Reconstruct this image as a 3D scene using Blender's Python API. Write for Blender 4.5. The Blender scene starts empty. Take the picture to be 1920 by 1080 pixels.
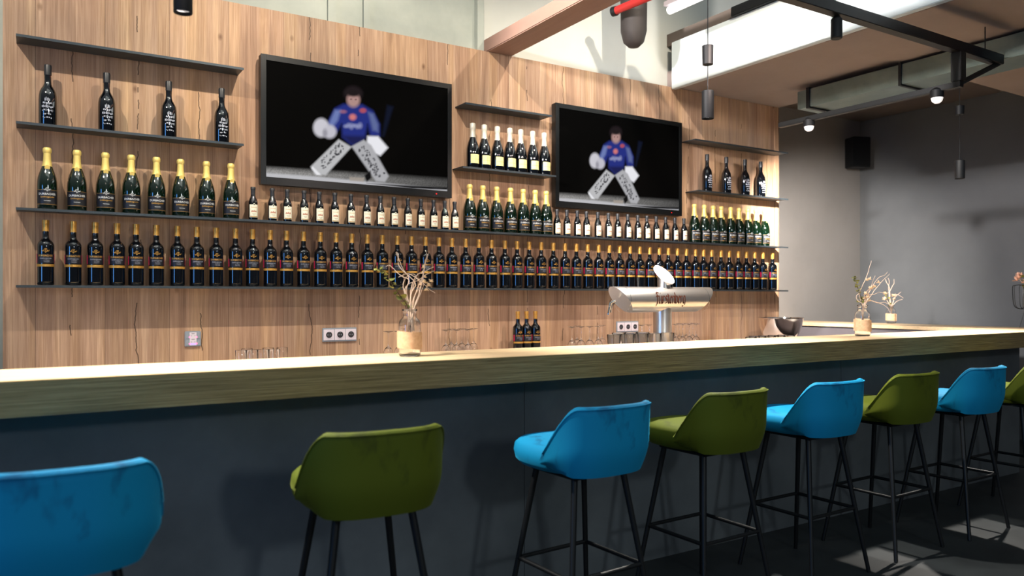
import bpy, bmesh, math, random
import numpy as np
from mathutils import Vector, Matrix
S = bpy.context.scene
C = S.collection
PI = math.pi
random.seed(7)

# ---------------------------------------------------------------- camera
EYE = 1.38
YAW = math.radians(31.75)
cam = bpy.data.cameras.new('camera')
cam.lens = 1444/1920*36; cam.sensor_width = 36; cam.shift_y = 0.00844
cam.dof.use_dof = True; cam.dof.focus_distance = 4.5; cam.dof.aperture_fstop = 1.9
cam.clip_start = 0.05
co = bpy.data.objects.new('camera', cam); C.objects.link(co)
co.location = (0, 0, EYE); co.rotation_euler = (PI/2, 0, -YAW)
S.camera = co
S.view_settings.view_transform = 'Standard'; S.view_settings.look = 'None'
S.view_settings.gamma = 1; S.view_settings.use_curve_mapping = False
S.view_settings.exposure = 0.0

# ---------------------------------------------------------------- world + large lights
w = bpy.data.worlds.new('world'); S.world = w; w.use_nodes = True
_t = w.node_tree; _tc = _t.nodes.new('ShaderNodeTexCoord'); _sp = _t.nodes.new('ShaderNodeSeparateXYZ'); _rp = _t.nodes.new('ShaderNodeValToRGB')
_t.links.new(_tc.outputs['Generated'], _sp.inputs[0]); _t.links.new(_sp.outputs[2], _rp.inputs[0]); _t.links.new(_rp.outputs[0], _t.nodes['Background'].inputs[0])
_e = _rp.color_ramp.elements; _e[0].position = .05; _e[0].color = (.10, .12, .16, 1); _e[1].position = .62; _e[1].color = (.86, .95, 1, 1)
w.node_tree.nodes['Background'].inputs[1].default_value = 0.42

def aim(o, tgt):
    o.rotation_euler = (Vector(tgt)-o.location).to_track_quat('-Z', 'Y').to_euler()
def area(name, loc, tgt, sx, sy, power, col):
    l = bpy.data.lights.new(name, 'AREA'); l.shape = 'RECTANGLE'; l.size = sx; l.size_y = sy
    l.energy = power; l.color = col
    o = bpy.data.objects.new(name, l); C.objects.link(o); o.location = loc; aim(o, tgt); return o
def spot(name, loc, tgt, power, col, ang=70, blend=.6, r=.03):
    l = bpy.data.lights.new(name, 'SPOT'); l.energy = power; l.color = col
    l.spot_size = math.radians(ang); l.spot_blend = blend; l.shadow_soft_size = r
    o = bpy.data.objects.new(name, l); C.objects.link(o); o.location = loc; aim(o, tgt); return o
WARM = (1, .88, .72); NEUT = (1, .93, .84); COOL = (.62, .8, 1); PINK = (1, .80, .70)
area('window_light', (-5.2, .6, 2.0), (2.6, 4.2, 1.6), 1.3, 1.8, 60, (.12, .4, 1))
area('skylight', (.8, .6, 6.2), (2.2, 4.6, 3.0), 4, 3, 60, (.93, 1, .93))
spot('hall_spot', (-.9, 2.48, 3.33), (8.1, 4.2, 2.1), 2100, (1, .95, .92), 42, .6, .12)
spot('hall_spot_rear', (1.5, -4.0, 3.0), (2.6, 3.0, .9), 190, (.85, .95, 1), 75, .5, .22)
for k, (u, e) in enumerate(((-1.0, 270), (1.4, 270), (3.3, 200))):
    spot('high_spot', (u, 2.6, 4.0), (u+.5, 4.55, 2.0), e, WARM, 90, .7, .03)
for k, (u, e) in enumerate(((.3, 10), (1.9, 45), (3.0, 85), (4.1, 95))):
    spot('wall_spot', (u, 2.48, 2.78), (u+.35, 4.5, 1.25), e, PINK, 75, .6, .012)

# ---------------------------------------------------------------- materials
def lin(c):
    return tuple(((x/255)/12.92 if x/255 <= .04045 else ((x/255+.055)/1.055)**2.4) for x in c)
def mat(name, rgb, rough=.5, metal=0, spec=.5, coat=0, em=None, ems=0, sheen=0):
    m = bpy.data.materials.new(name); m.use_nodes = True
    b = m.node_tree.nodes['Principled BSDF']
    b.inputs['Base Color'].default_value = (*lin(rgb), 1)
    b.inputs['Roughness'].default_value = rough; b.inputs['Metallic'].default_value = metal
    b.inputs['Specular IOR Level'].default_value = spec; b.inputs['Coat Weight'].default_value = coat
    b.inputs['Coat Roughness'].default_value = .04
    if em: b.inputs['Emission Color'].default_value = (*lin(em), 1); b.inputs['Emission Strength'].default_value = ems
    if sheen: b.inputs['Sheen Weight'].default_value = sheen; b.inputs['Sheen Roughness'].default_value = .35
    return m
class NT:
    def __init__(s, m): s.t = m.node_tree; s.b = s.t.nodes['Principled BSDF']; s.m = m
    def n(s, typ, **kw):
        x = s.t.nodes.new(typ)
        for k, v in kw.items(): setattr(x, k, v)
        return x
    def l(s, a, b): s.t.links.new(a, b)
    def coord(s, scale=(1, 1, 1), loc=(0, 0, 0)):
        tc = s.n('ShaderNodeTexCoord'); mp = s.n('ShaderNodeMapping')
        mp.inputs['Scale'].default_value = scale; mp.inputs['Location'].default_value = loc
        s.l(tc.outputs['Object'], mp.inputs[0]); return mp.outputs[0]
    def noise(s, vec, scale=1, detail=4, rough=.6, dist=0):
        x = s.n('ShaderNodeTexNoise'); x.inputs['Scale'].default_value = scale
        x.inputs['Detail'].default_value = detail; x.inputs['Roughness'].default_value = rough
        x.inputs['Distortion'].default_value = dist
        s.l(vec, x.inputs['Vector']); return x.outputs['Fac']
    def ramp(s, f, stops, interp='LINEAR'):
        r = s.n('ShaderNodeValToRGB'); r.color_ramp.interpolation = interp
        e = r.color_ramp.elements
        while len(e) < len(stops): e.new(.5)
        for q, (p, c) in zip(e, stops): q.position = p; q.color = (*c, 1)
        s.l(f, r.inputs[0]); return r.outputs[0]
    def mix(s, f, a, b, typ='MIX'):
        x = s.n('ShaderNodeMix', data_type='RGBA', blend_type=typ)
        for i, v in ((0, f), (6, a), (7, b)):
            if hasattr(v, 'node'): s.l(v, x.inputs[i])
            elif i: x.inputs[i].default_value = (*v, 1)
            else: x.inputs[i].default_value = v
        return x.outputs[2]
    def math(s, op, a, b=0, c=None):
        x = s.n('ShaderNodeMath', operation=op)
        for i, v in enumerate((a, b) if c is None else (a, b, c)):
            if hasattr(v, 'node'): s.l(v, x.inputs[i])
            else: x.inputs[i].default_value = v
        return x.outputs[0]
    def bump(s, h, st=.2, d=.002):
        x = s.n('ShaderNodeBump'); x.inputs['Strength'].default_value = st; x.inputs['Distance'].default_value = d
        s.l(h, x.inputs['Height']); s.l(x.outputs[0], s.b.inputs['Normal'])
    def col(s, c): s.l(c, s.b.inputs['Base Color'])

def wood_wall_mat():
    m = mat('rustic_oak_panel', (178, 140, 108), .55, spec=.25); t = NT(m)
    P = t.coord()
    sep = t.n('ShaderNodeSeparateXYZ'); t.l(P, sep.inputs[0]); X = sep.outputs[0]
    W = .31
    q = t.math('DIVIDE', X, W); fl = t.math('FLOOR', q); fr = t.math('FRACT', q)
    wn = t.n('ShaderNodeTexWhiteNoise', noise_dimensions='1D'); t.l(fl, wn.inputs['W'])
    # grain coordinates: stretched along z, offset per board
    cmb = t.n('ShaderNodeCombineXYZ')
    t.l(t.math('ADD', t.math('MULTIPLY', X, 1.0), t.math('MULTIPLY', wn.outputs['Value'], 37)), cmb.inputs[0])
    t.l(t.math('MULTIPLY', wn.outputs['Value'], 53), cmb.inputs[1]); t.l(sep.outputs[2], cmb.inputs[2])
    def gc(sc):
        mp = t.n('ShaderNodeMapping'); mp.inputs['Scale'].default_value = sc; t.l(cmb.outputs[0], mp.inputs[0]); return mp.outputs[0]
    fine = t.noise(gc((150, 1, 4)), 1, 5, .6)
    mid = t.noise(gc((16, 1, .8)), 1, 4, .6, 1.2)
    wv = t.n('ShaderNodeTexWave', wave_type='BANDS', bands_direction='X'); t.l(gc((9, 1, .55)), wv.inputs[0])
    wv.inputs['Scale'].default_value = 1.4; wv.inputs['Distortion'].default_value = 6; wv.inputs['Detail'].default_value = 3
    wv.inputs['Detail Scale'].default_value = .8
    base = t.ramp(mid, [(.25, lin((148, 121, 102))), (.5, lin((174, 145, 122))), (.75, lin((198, 170, 144)))])
    band = t.noise(gc((9, 1, .12)), 1, 2, .5)
    base = t.mix(.75, base, t.ramp(band, [(.3, (.8, .74, .7)), (.5, (1, 1, 1)), (.62, (1.08, 1.06, .92)), (.75, (.88, .82, .76))]), 'MULTIPLY')
    tone = t.ramp(wn.outputs['Value'], [(0, (.84, .82, .80)), (.45, (1, 1, 1)), (.8, (1.0, .94, .9)), (1, (1.12, 1.1, 1.0))])
    c = t.mix(1, base, tone, 'MULTIPLY')
    c = t.mix(.16, c, t.ramp(wv.outputs['Fac'], [(0, (.62, .56, .5)), (.6, (1, 1, 1))]), 'MULTIPLY')
    c = t.mix(.75, c, t.ramp(fine, [(.3, (.66, .6, .55)), (.65, (1.1, 1.1, 1.1))]), 'MULTIPLY')
    # cracks: a wandering line in some boards, broken along the length
    wob = t.noise(gc((0, 1, 2.2)), 1, 5, .65)
    cp = t.math('ADD', t.math('SUBTRACT', fr, .5), t.math('MULTIPLY', t.math('SUBTRACT', wob, .5), .35))
    line = t.math('LESS_THAN', t.math('ABSOLUTE', cp), .0085)
    gate = t.math('GREATER_THAN', t.noise(gc((0, 1, 1.3)), 2.3, 2), .52)
    crack = t.math('MULTIPLY', line, gate)
    seam = t.math('LESS_THAN', t.math('ABSOLUTE', t.math('SUBTRACT', fr, .5)), .4965)
    seam = t.math('SUBTRACT', 1, seam)
    kn = t.n('ShaderNodeTexVoronoi'); t.l(gc((5.2, 1, 3.1)), kn.inputs[0]); kn.inputs['Scale'].default_value = 1
    knot = t.ramp(kn.outputs['Distance'], [(.02, (.28, .2, .15)), (.085, (1, 1, 1))])
    c = t.mix(.8, c, knot, 'MULTIPLY')
    c = t.mix(t.math('MULTIPLY', crack, .8), c, lin((52, 38, 30)))
    c = t.mix(t.math('MULTIPLY', seam, .7), c, lin((66, 48, 36)))
    t.col(c); t.bump(fine, .15); return m
def bar_wood_mat(name, a, b, c_, rough):
    m = mat(name, a, rough, spec=.4); t = NT(m)
    f = t.noise(t.coord((3.2, 60, 200)), 1, 5, .7)
    f2 = t.noise(t.coord((1.1, 9, 24)), 1, 3, .6, .4)
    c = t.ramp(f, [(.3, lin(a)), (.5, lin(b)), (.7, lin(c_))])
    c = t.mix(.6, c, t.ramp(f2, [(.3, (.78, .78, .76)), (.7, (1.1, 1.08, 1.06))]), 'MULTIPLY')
    t.col(c); t.bump(f, .12, .001); return m
def mottled(name, a, b, scale=3, rough=.7, spec=.3, det=6, str_=(1, 1, 1), metal=0, bump=0):
    m = mat(name, a, rough, metal, spec); t = NT(m)
    f = t.noise(t.coord(str_), scale, det, .6)
    t.col(t.ramp(f, [(.3, lin(a)), (.7, lin(b))]))
    if bump: t.bump(f, bump, .003)
    return m
def velvet(name, dark, light):
    m = mat(name, light, .75, spec=.25, sheen=.4); t = NT(m)
    f = t.noise(t.coord((1, 1, .5), (3, 1, 2)), 9, 4, .55, .6)
    g = t.noise(t.coord(), 2.5, 2, .5)
    c = t.ramp(f, [(.34, lin(dark)), (.44, lin(light)), (1, lin(light))])
    t.col(t.mix(.35, c, t.ramp(g, [(.3, (.7, .75, .8)), (.7, (1.15, 1.1, 1.05))]), 'MULTIPLY'))
    b = t.b; b.inputs['Sheen Tint'].default_value = (*lin(tuple(min(255, int(x*1.1+60)) for x in light)), 1)
    return m
M = dict(
    wallwood=wood_wall_mat(),
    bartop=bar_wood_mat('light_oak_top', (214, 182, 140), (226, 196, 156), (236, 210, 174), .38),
    barface=bar_wood_mat('shaded_oak_face', (84, 68, 40), (136, 116, 76), (172, 152, 108), .5),  # same oak as the top, its dim front shade put into the colour
    slate=mottled('slate_panel', (82, 87, 90), (104, 109, 112), 2.2, .55, .3),
    floor=mottled('dark_floor', (26, 29, 31), (54, 59, 61), 1.6, .5, .5),
    concrete=mottled('raw_concrete', (128, 136, 130), (186, 190, 180), .9, .85, .2, 8),
    plaster=mottled('white_plaster', (190, 190, 182), (204, 206, 198), 1.0, .85, .2),
    greywall=mottled('grey_wall_paint', (132, 128, 126), (140, 136, 134), 2, .6, .3),
    darkwall=mottled('dark_wall_paint', (90, 92, 95), (98, 100, 103), 2, .6, .3),
    soffit=mottled('brown_ceiling_paint', (134, 120, 114), (146, 132, 126), 1.2, .8, .2),
    darkceil=mottled('dark_ceiling', (96, 86, 80), (106, 96, 90), 1.2, .8, .2),  # darker tone than the soffit
    fascia=mottled('pale_fascia_panel', (214, 224, 226), (226, 234, 236), 1, .25, .5),
    beam=mottled('brown_beam_paint', (132, 104, 92), (156, 124, 110), 2.5, .6, .3, 5, (4, .4, 1)),
    galv=mottled('galvanised_sheet', (120, 136, 130), (150, 166, 160), 3, .35, .5, 4, (1, 1, 1), .8),
    steel=mat('brushed_steel', (236, 232, 228), .3, 1), chrome=mat('chrome', (235, 235, 235), .06, 1),
    bowl=mat('polished_bowl', (232, 222, 214), .09, 1),
    shelf=mat('shelf_steel', (62, 70, 76), .4, .6), black=mat('black_plastic', (12, 14, 17), .6, spec=.3),
    blackmetal=mat('black_metal', (16, 18, 20), .45, .2), strut=mat('tv_bezel', (7, 10, 12), .35, spec=.4),
    wineglass=mat('black_wine_glass', (5, 7, 11), .06, spec=.6, coat=.6),
    greenglass=mat('dark_green_glass', (4, 20, 9), .07, spec=.6, coat=.6),
    gold=mat('gold_cap', (214, 160, 78), .3, .65), foil=mat('yellow_gold_foil', (228, 204, 118), .42, .3, spec=.5),
    goldline=mat('gold_print', (186, 142, 66), .4, .5), silver=mat('silver_print', (200, 204, 206), .4, .2),
    blacklabel=mat('black_label', (12, 15, 24), .45), cream=mat('cream_label', (226, 224, 204), .6),
    yellowlabel=mat('pale_yellow_label', (222, 216, 150), .6), magenta=mat('magenta_strip', (176, 20, 70), .5),
    brownprint=mat('brown_print', (176, 132, 112), .6), greyprint=mat('grey_print', (120, 124, 140), .6),
    blackcap=mat('black_cap', (34, 36, 40), .4), whitefoil=mat('silver_foil', (206, 202, 186), .4, .2),
    white=mat('white_plastic', (214, 206, 214), .4), palegrey=mat('grey_plastic', (140, 150, 160), .4),
    socket=mat('dark_socket', (46, 44, 48), .5), red=mat('red_paint', (160, 34, 32), .45),
    led=mat('pink_indicator', (255, 120, 150), .4, em=(255, 110, 160), ems=1.5), redled=mat('red_indicator', (200, 20, 20), .4, em=(255, 20, 20), ems=.8),
    blueled=mat('violet_indicator', (150, 130, 255), .4, em=(150, 130, 255), ems=1.5),
    lamp=mat('lamp_diffuser', (240, 236, 236), .5, em=(255, 246, 240), ems=.75),
    tube=mat('tube_lamp', (250, 250, 250), .5, em=(255, 255, 250), ems=1.3),
    cloth=mottled('natural_linen', (190, 152, 118), (212, 178, 144), 60, .9, .1),
    twig=mat('bleached_twig', (222, 196, 174), .8, spec=.2), flower=mat('dried_flower', (240, 216, 182), .8, spec=.2),
    pinkfl=mat('pink_dried_flower', (226, 180, 156), .8, spec=.2),
    leaf=mottled('eucalyptus_leaf', (60, 70, 24), (150, 146, 72), 30, .6, .3), stem=mat('brown_stem', (70, 54, 30), .7),
    engrave=mat('dark_engraved_letters', (44, 20, 12), .9, spec=.05), disc=mat('white_enamel', (238, 236, 236), .3, spec=.5),
    cabinet=mottled('dark_cabinet', (92, 86, 90), (106, 100, 104), 2, .6, .3),
    blue=velvet('blue_velvet', (0, 88, 132), (0, 134, 182)), green=velvet('green_velvet', (56, 64, 8), (80, 90, 12)),
    backtop=mat('back_worktop', (206, 188, 176), .5), portlabel=mat('white_print', (170, 176, 190), .5),
)
def glass_mat(name, tint=(1, 1, 1), ior=1.45):
    m = bpy.data.materials.new(name); m.use_nodes = True; b = m.node_tree.nodes['Principled BSDF']
    b.inputs['Base Color'].default_value = (*tint, 1); b.inputs['Roughness'].default_value = .02
    b.inputs['Transmission Weight'].default_value = 1; b.inputs['IOR'].default_value = ior; return m
M['glass'] = glass_mat('clear_glass', (1, 1, 1))
M['screen'] = None

# ---------------------------------------------------------------- mesh helpers
class MB:
    def __init__(s): s.v = []; s.f = []
    def add(s, v, f):
        n = len(s.v); s.v += [tuple(p) for p in v]; s.f += [tuple(i+n for i in q) for q in f]; return s
    def box(s, x0, x1, y0, y1, z0, z1):
        return s.add([(x0, y0, z0), (x1, y0, z0), (x1, y1, z0), (x0, y1, z0), (x0, y0, z1), (x1, y0, z1), (x1, y1, z1), (x0, y1, z1)],
                     [(0, 3, 2, 1), (4, 5, 6, 7), (0, 1, 5, 4), (1, 2, 6, 5), (2, 3, 7, 6), (3, 0, 4, 7)])
    def lathe(s, prof, seg=24, close=False, cx=0, cy=0, cz=0):
        n = len(prof); v = []; f = []
        for i in range(seg):
            a = 2*PI*i/seg
            for r, z in prof: v.append((cx+r*math.cos(a), cy+r*math.sin(a), cz+z))
        for i in range(seg):
            j = (i+1) % seg
            for k in range(n if close else n-1):
                k2 = (k+1) % n
                f.append((i*n+k, j*n+k, j*n+k2, i*n+k2))
        if not close:
            if prof[0][0] > 1e-5: f.append(tuple(i*n for i in range(seg))[::-1])
            if prof[-1][0] > 1e-5: f.append(tuple(i*n+n-1 for i in range(seg)))
        return s.add(v, f)
    def tube(s, pts, r, seg=8):
        pts = [Vector(p) for p in pts]; n = len(pts)
        if not hasattr(r, '__len__'): r = [r]*n
        v = []; f = []; up = None
        for i, p in enumerate(pts):
            d = (pts[min(i+1, n-1)]-pts[max(i-1, 0)]).normalized()
            if up is None: up = Vector((0, 0, 1)) if abs(d.z) < .9 else Vector((1, 0, 0))
            a = d.cross(up).normalized(); b = a.cross(d).normalized(); up = b
            for k in range(seg):
                t = 2*PI*k/seg; v.append(p+(a*math.cos(t)+b*math.sin(t))*r[i])
        for i in range(n-1):
            for k in range(seg):
                k2 = (k+1) % seg; f.append((i*seg+k, i*seg+k2, (i+1)*seg+k2, (i+1)*seg+k))
        f.append(tuple(range(seg))[::-1]); f.append(tuple((n-1)*seg+k for k in range(seg)))
        return s.add(v, f)
    def patch(s, r, a0, a1, z0, z1, n=10, th=.0004, topf=None):
        """curved label on a cylinder of radius r, facing -y; closed thin shell"""
        v = []; f = []
        for i in range(n+1):
            a = a0+(a1-a0)*i/n; zt = z1+(topf(i/n) if topf else 0)
            for rr in (r, r+th):
                for z in (z0, zt): v.append((rr*math.sin(a), -rr*math.cos(a), z))
        for i in range(n):
            b = i*4; c = b+4
            f += [(b+2, c+2, c+3, b+3), (b, b+1, c+1, c), (b+1, b+3, c+3, c+1), (b, c, c+2, b+2)]
        f += [(0, 2, 3, 1), (n*4, n*4+1, n*4+3, n*4+2)]
        return s.add(v, f)
    def mesh(s, name, m, smooth=None, bevel=0):
        me = bpy.data.meshes.new(name); me.from_pydata(s.v, [], s.f)
        bm = bmesh.new(); bm.from_mesh(me); bmesh.ops.recalc_face_normals(bm, faces=bm.faces)
        if bevel: bmesh.ops.bevel(bm, geom=bm.edges[:], offset=bevel, segments=2, affect='EDGES', clamp_overlap=True)
        bm.to_mesh(me); bm.free()
        if m: me.materials.append(m)
        if smooth is not None:
            me.polygons.foreach_set('use_smooth', [True]*len(me.polygons))
            me.set_sharp_from_angle(angle=math.radians(smooth))
        return me
    def build(s, name, m, parent=None, smooth=None, bevel=0, loc=None):
        o = bpy.data.objects.new(name, s.mesh(name, m, smooth, bevel)); C.objects.link(o)
        if parent: o.parent = parent
        if loc: o.location = loc
        return o
def tag(o, label=None, cat=None, group=None, kind=None):
    if label: o['label'] = label
    if cat: o['category'] = cat
    if group: o['group'] = group
    if kind: o['kind'] = kind
    return o
def thing(name, label, cat, loc=(0, 0, 0), rz=0, group=None):
    o = bpy.data.objects.new(name, None); C.objects.link(o); o.location = loc; o.rotation_euler.z = rz
    o.empty_display_size = .05
    return tag(o, label, cat, group)
def struct(name, mb, m, **kw):
    return tag(mb.build(name, m, **kw), kind='structure')
KIDS = {}
def kids(o): return [c for c in C.objects if c.parent == o]
def cache(o): KIDS[o.name] = [(k, [(g, None) for g in kids(k)]) for k in kids(o)]; return o
def dup(proto, loc, label, group, rz=0, sc=1):
    r = proto.copy(); C.objects.link(r); r.location = loc; r.rotation_euler.z = rz; r.scale = (sc, sc, sc)
    r['label'] = label; r['group'] = group
    for k, gs in KIDS[proto.name]:
        c = k.copy(); C.objects.link(c); c.parent = r
        for g, _ in gs: d = g.copy(); C.objects.link(d); d.parent = c
    return r
class Placer:
    """first placement moves the prototype itself, later ones copy it"""
    def __init__(s, proto): s.p = cache(proto); s.used = False
    def put(s, loc, label, group, rz=0, sc=1):
        if not s.used:
            s.used = True; o = s.p; o.location = loc; o.rotation_euler.z = rz; o.scale = (sc, sc, sc); o['label'] = label; o['group'] = group; return o
        return dup(s.p, loc, label, group, rz, sc)
ONES = 'first second third fourth fifth sixth seventh eighth ninth tenth eleventh twelfth thirteenth fourteenth fifteenth sixteenth seventeenth eighteenth nineteenth twentieth'.split()
def ordw(i):
    if i <= 20: return ONES[i-1]
    return {2: 'twenty', 3: 'thirty'}[i//10] + ('-'+ONES[i % 10-1] if i % 10 else '') if i % 10 else {2: 'twentieth', 3: 'thirtieth'}[i//10]
def text_mesh(txt, size, align='CENTER', shear=0):
    cu = bpy.data.curves.new('t', 'FONT'); cu.body = txt; cu.size = size; cu.align_x = align; cu.resolution_u = 2; cu.offset = size*.022; cu.shear = shear
    o = bpy.data.objects.new('t', cu); C.objects.link(o)
    bpy.context.view_layer.update()
    me = bpy.data.meshes.new_from_object(o.evaluated_get(bpy.context.evaluated_depsgraph_get()))
    V = [tuple(v.co) for v in me.vertices]; F = [tuple(p.vertices) for p in me.polygons]
    bpy.data.objects.remove(o); bpy.data.curves.remove(cu); bpy.data.meshes.remove(me)
    return V, F
def bend(V, r, z, x0=0): return [(r*math.sin((x+x0)/r), -r*math.cos((x+x0)/r), z+y) for x, y, *_ in V]

# ---------------------------------------------------------------- setting
WN = 4.55                                     # plane of the timber wall
BACKN, RIGHTU = 5.45, 8.1
struct('floor', MB().box(-3, 9.5, -2, 6.2, -.06, 0), M['floor'])
struct('wall_timber', MB().box(-.137, 5.53, WN, WN+.09, 0, 3.05), M['wallwood'])
struct('trim_1', MB().box(5.532, 5.59, WN-.002, WN+.09, 0, 3.05), M['wallwood'])
struct('wall_left', MB().box(-3, 2.64, WN+.095, WN+.25, 0, 6.5), M['concrete'])
struct('trim_2', MB().box(2.57, 2.62, WN+.05, WN+.094, 3.052, 6.5).box(1.53, 1.58, WN+.07, WN+.094, 3.052, 6.5).box(1.76, 1.80, WN+.07, WN+.094, 3.052, 6.5), M['concrete'])
struct('wall_upper', MB().box(2.645, 5.6, WN+.095, WN+.25, 3.0, 6.5), M['plaster'])
struct('wall_back', MB().box(5.0, RIGHTU, BACKN, BACKN+.15, 0, 3.4), M['greywall'])
struct('wall_right', MB().box(RIGHTU+.002, RIGHTU+.15, -2, BACKN+.15, 0, 3.4), M['darkwall'])
struct('ceiling', MB().box(4.35, 8.25, -1.5, 3.18, 3.03, 3.2).box(4.35, 5.6, 3.18, WN+.09, 3.053, 3.2), M['soffit'])
struct('ceiling_rear', MB().box(4.35, 8.25, 3.0, BACKN+.15, 3.402, 3.5), M['darkceil'])
struct('trim_7', MB().box(4.35, 8.25, 3.1, 3.18, 3.202, 3.4), M['darkceil'])
fa = MB()
for n0, n1 in ((3.10, 4.54), (.9, 3.06)): fa.box(4.30, 4.348, n0, n1, 3.03, 3.40)
struct('trim_3', fa, M['fascia'], bevel=.004)
struct('trim_4', MB().box(4.315, 4.349, 3.062, 3.098, 3.03, 3.40), M['galv'])
struct('trim_5', MB().box(4.27, 4.36, .9, 3.9, 3.402, 3.47), M['blackmetal'], bevel=.004)
struct('trim_6', MB().box(2.62, 2.82, -.6, WN+.09, 3.052, 3.145), M['beam'], bevel=.006)

# ---------------------------------------------------------------- bar
BT = 1.126; BF = 2.75
t = thing('bar_worktop', 'thick light oak worktop running along the bar and turning the far corner', 'worktop', (0, 0, 0))
wt = MB().box(-2.2, 6.92, BF+.022, 3.22, BT-.03, BT).box(6.45, 6.92, 3.22, BACKN-.003, BT-.03, BT)
wt.build('top_board', M['bartop'], t)
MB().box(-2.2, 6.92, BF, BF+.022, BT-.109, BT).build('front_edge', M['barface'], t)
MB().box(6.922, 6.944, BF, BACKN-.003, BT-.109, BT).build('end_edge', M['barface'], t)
t = thing('bar_cabinet', 'dark slate-grey panelled base under the oak worktop of the bar', 'bar', (0, 0, 0))
for a, b in ((-2.1, -.431), (-.429, 1.954), (1.957, 4.336), (4.339, 6.58)):
    MB().box(a, b, 3.05, 3.07, .0, BT-.032).build('front_panel', M['slate'], t)
MB().box(6.56, 6.58, 3.072, BACKN-.003, 0, BT-.032).build('side_panel', M['slate'], t)
MB().box(6.47, 6.5, 3.24, BACKN-.003, 0, BT-.032).build('inner_panel', M['cabinet'], t)
t = thing('under_counter', 'low steel work counter behind the bar carrying the beer tap', 'counter', (0, 0, 0))
MB().box(-1.5, 6.0, 3.235, 3.66, 1.03, 1.05).build('counter_top', M['steel'], t)
MB().box(-1.5, 6.0, 3.26, 3.62, 0, 1.029).build('cabinet_body', M['steel'], t)
t = thing('back_counter', 'low counter against the timber wall carrying bottles and glasses', 'counter', (0, 0, 0))
MB().box(-.13, 5.5, 4.05, WN-.003, .95, .98).build('counter_top', M['backtop'], t)
MB().box(-.12, 5.49, 4.08, WN-.003, 0, .949).build('cabinet_body', M['cabinet'], t)

# ---------------------------------------------------------------- shelves
SD = .15
def shelf(u0, u1, z, label):
    t = thing('wall_shelf', label, 'shelf', (u0, WN, z), 0, 'thin dark steel shelves on the timber wall')
    MB().box(0, u1-u0, -SD, -.002, -.007, 0).build('shelf_board', M['shelf'], t)
    MB().box(0, u1-u0, -SD, -SD+.002, -.0125, -.0072).build('front_lip', M['shelf'], t)
Z4, Z3, Z2, Z1 = 1.436, 1.81, 2.225, 2.645
shelf(-.08, 5.53, Z4, 'long thin steel shelf, the lowest one, under the red wine row')
shelf(-.08, 5.53, Z3, 'long thin steel shelf under the sparkling wine and white-labelled bottles')
shelf(-.08, .98, Z2, 'short shelf left of the left television holding four dark bottles')
shelf(-.08, .98, Z1, 'empty short shelf at top left of the wall')
shelf(2.35, 3.085, Z2, 'short shelf between the televisions holding seven pale-labelled bottles')
shelf(2.37, 3.05, Z1-.005, 'empty short shelf between the televisions, above the seven bottles')
shelf(4.46, 5.53, Z2, 'short shelf right of the right television holding four dark bottles')
shelf(4.42, 5.53, Z1-.02, 'empty short shelf at top right of the timber wall')

# ---------------------------------------------------------------- bottles
def emblem(mb, r, z, s, x0=0):
    """ring with a letter and two side scrolls, bent on the bottle"""
    def arc(cx, cy, ra, wd, a0, a1, n=12):
        V = []; F = []
        for i in range(n+1):
            a = a0+(a1-a0)*i/n
            for q in (ra-wd/2, ra+wd/2): V.append((cx+q*math.cos(a), cy+q*math.sin(a)))
        for i in range(n): F.append((2*i, 2*i+1, 2*i+3, 2*i+2))
        mb.add(bend(V, r, z, x0), F)
    arc(0, 0, s, s*.22, PI*.1, PI*1.95, 18)
    arc(0, -s*1.1, s*.35, s*.2, PI*1.1, PI*1.9, 6)
    for q in (-1, 1):
        arc(q*s*1.55, -s*.1, s*.5, s*.24, PI*(.9 if q < 0 else 1.1), PI*(2.1 if q < 0 else 2.1) if q < 0 else PI*2.3, 8)
        arc(q*s*1.3, -s*.5, s*.3, s*.2, 0, PI*1.5, 8)
def letters(mb, txt, size, r, z, x0=0, shear=0):
    V, F = text_mesh(txt, size, shear=shear); mb.add(bend(V, r, z, x0), F)

def make_wine():
    t = thing('wine_bottle', 'x', 'wine bottle')
    prof = [(0, .004), (.022, .001), (.034, .002), (.0372, .006), (.0375, .02), (.0375, .192), (.0368, .203), (.0338, .212), (.0275, .220), (.0205, .227), (.0158, .234), (.0142, .244), (.0140, .30), (.0140, .316), (0, .316)]
    MB().lathe(prof, 28).build('glass_body', M['wineglass'], t, smooth=40)
    MB().lathe([(.0145, .268), (.0147, .304), (.0160, .305), (.0160, .318), (.0155, .3235), (.0, .3235)], 20).build('gold_cap', M['gold'], t, smooth=35)
    lb = MB().patch(.0377, -1.5, 1.5, .1085, .154, 20).build('label', M['blacklabel'], t, smooth=30)
    MB().patch(.0381, -1.5, -1.2, .1095, .154, 4).build('magenta_strip', M['magenta'], lb)
    MB().patch(.0381, 1.28, 1.5, .1095, .154, 3).build('magenta_strip', M['magenta'], lb)
    MB().patch(.0378, -1.5, 1.5, .092, .1045, 20).build('gold_band', M['goldline'], t, smooth=30)
    e = MB(); emblem(e, .0382, .173, .0078); letters(e, 'D', .010, .0382, .1695); letters(e, 'DURBACHER', .0118, .0383, .1425)
    e.build('lettering', M['gold'], lb)
    e = MB(); letters(e, 'Spätburgunder', .0095, .0384, .130, 0, .3); letters(e, 'ROTWEIN', .0055, .0384, .1215, .004); letters(e, 'TROCKEN', .0055, .0384, .1145, .004)
    e.build('small_lettering', M['greyprint'], lb)
    return t
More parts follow.
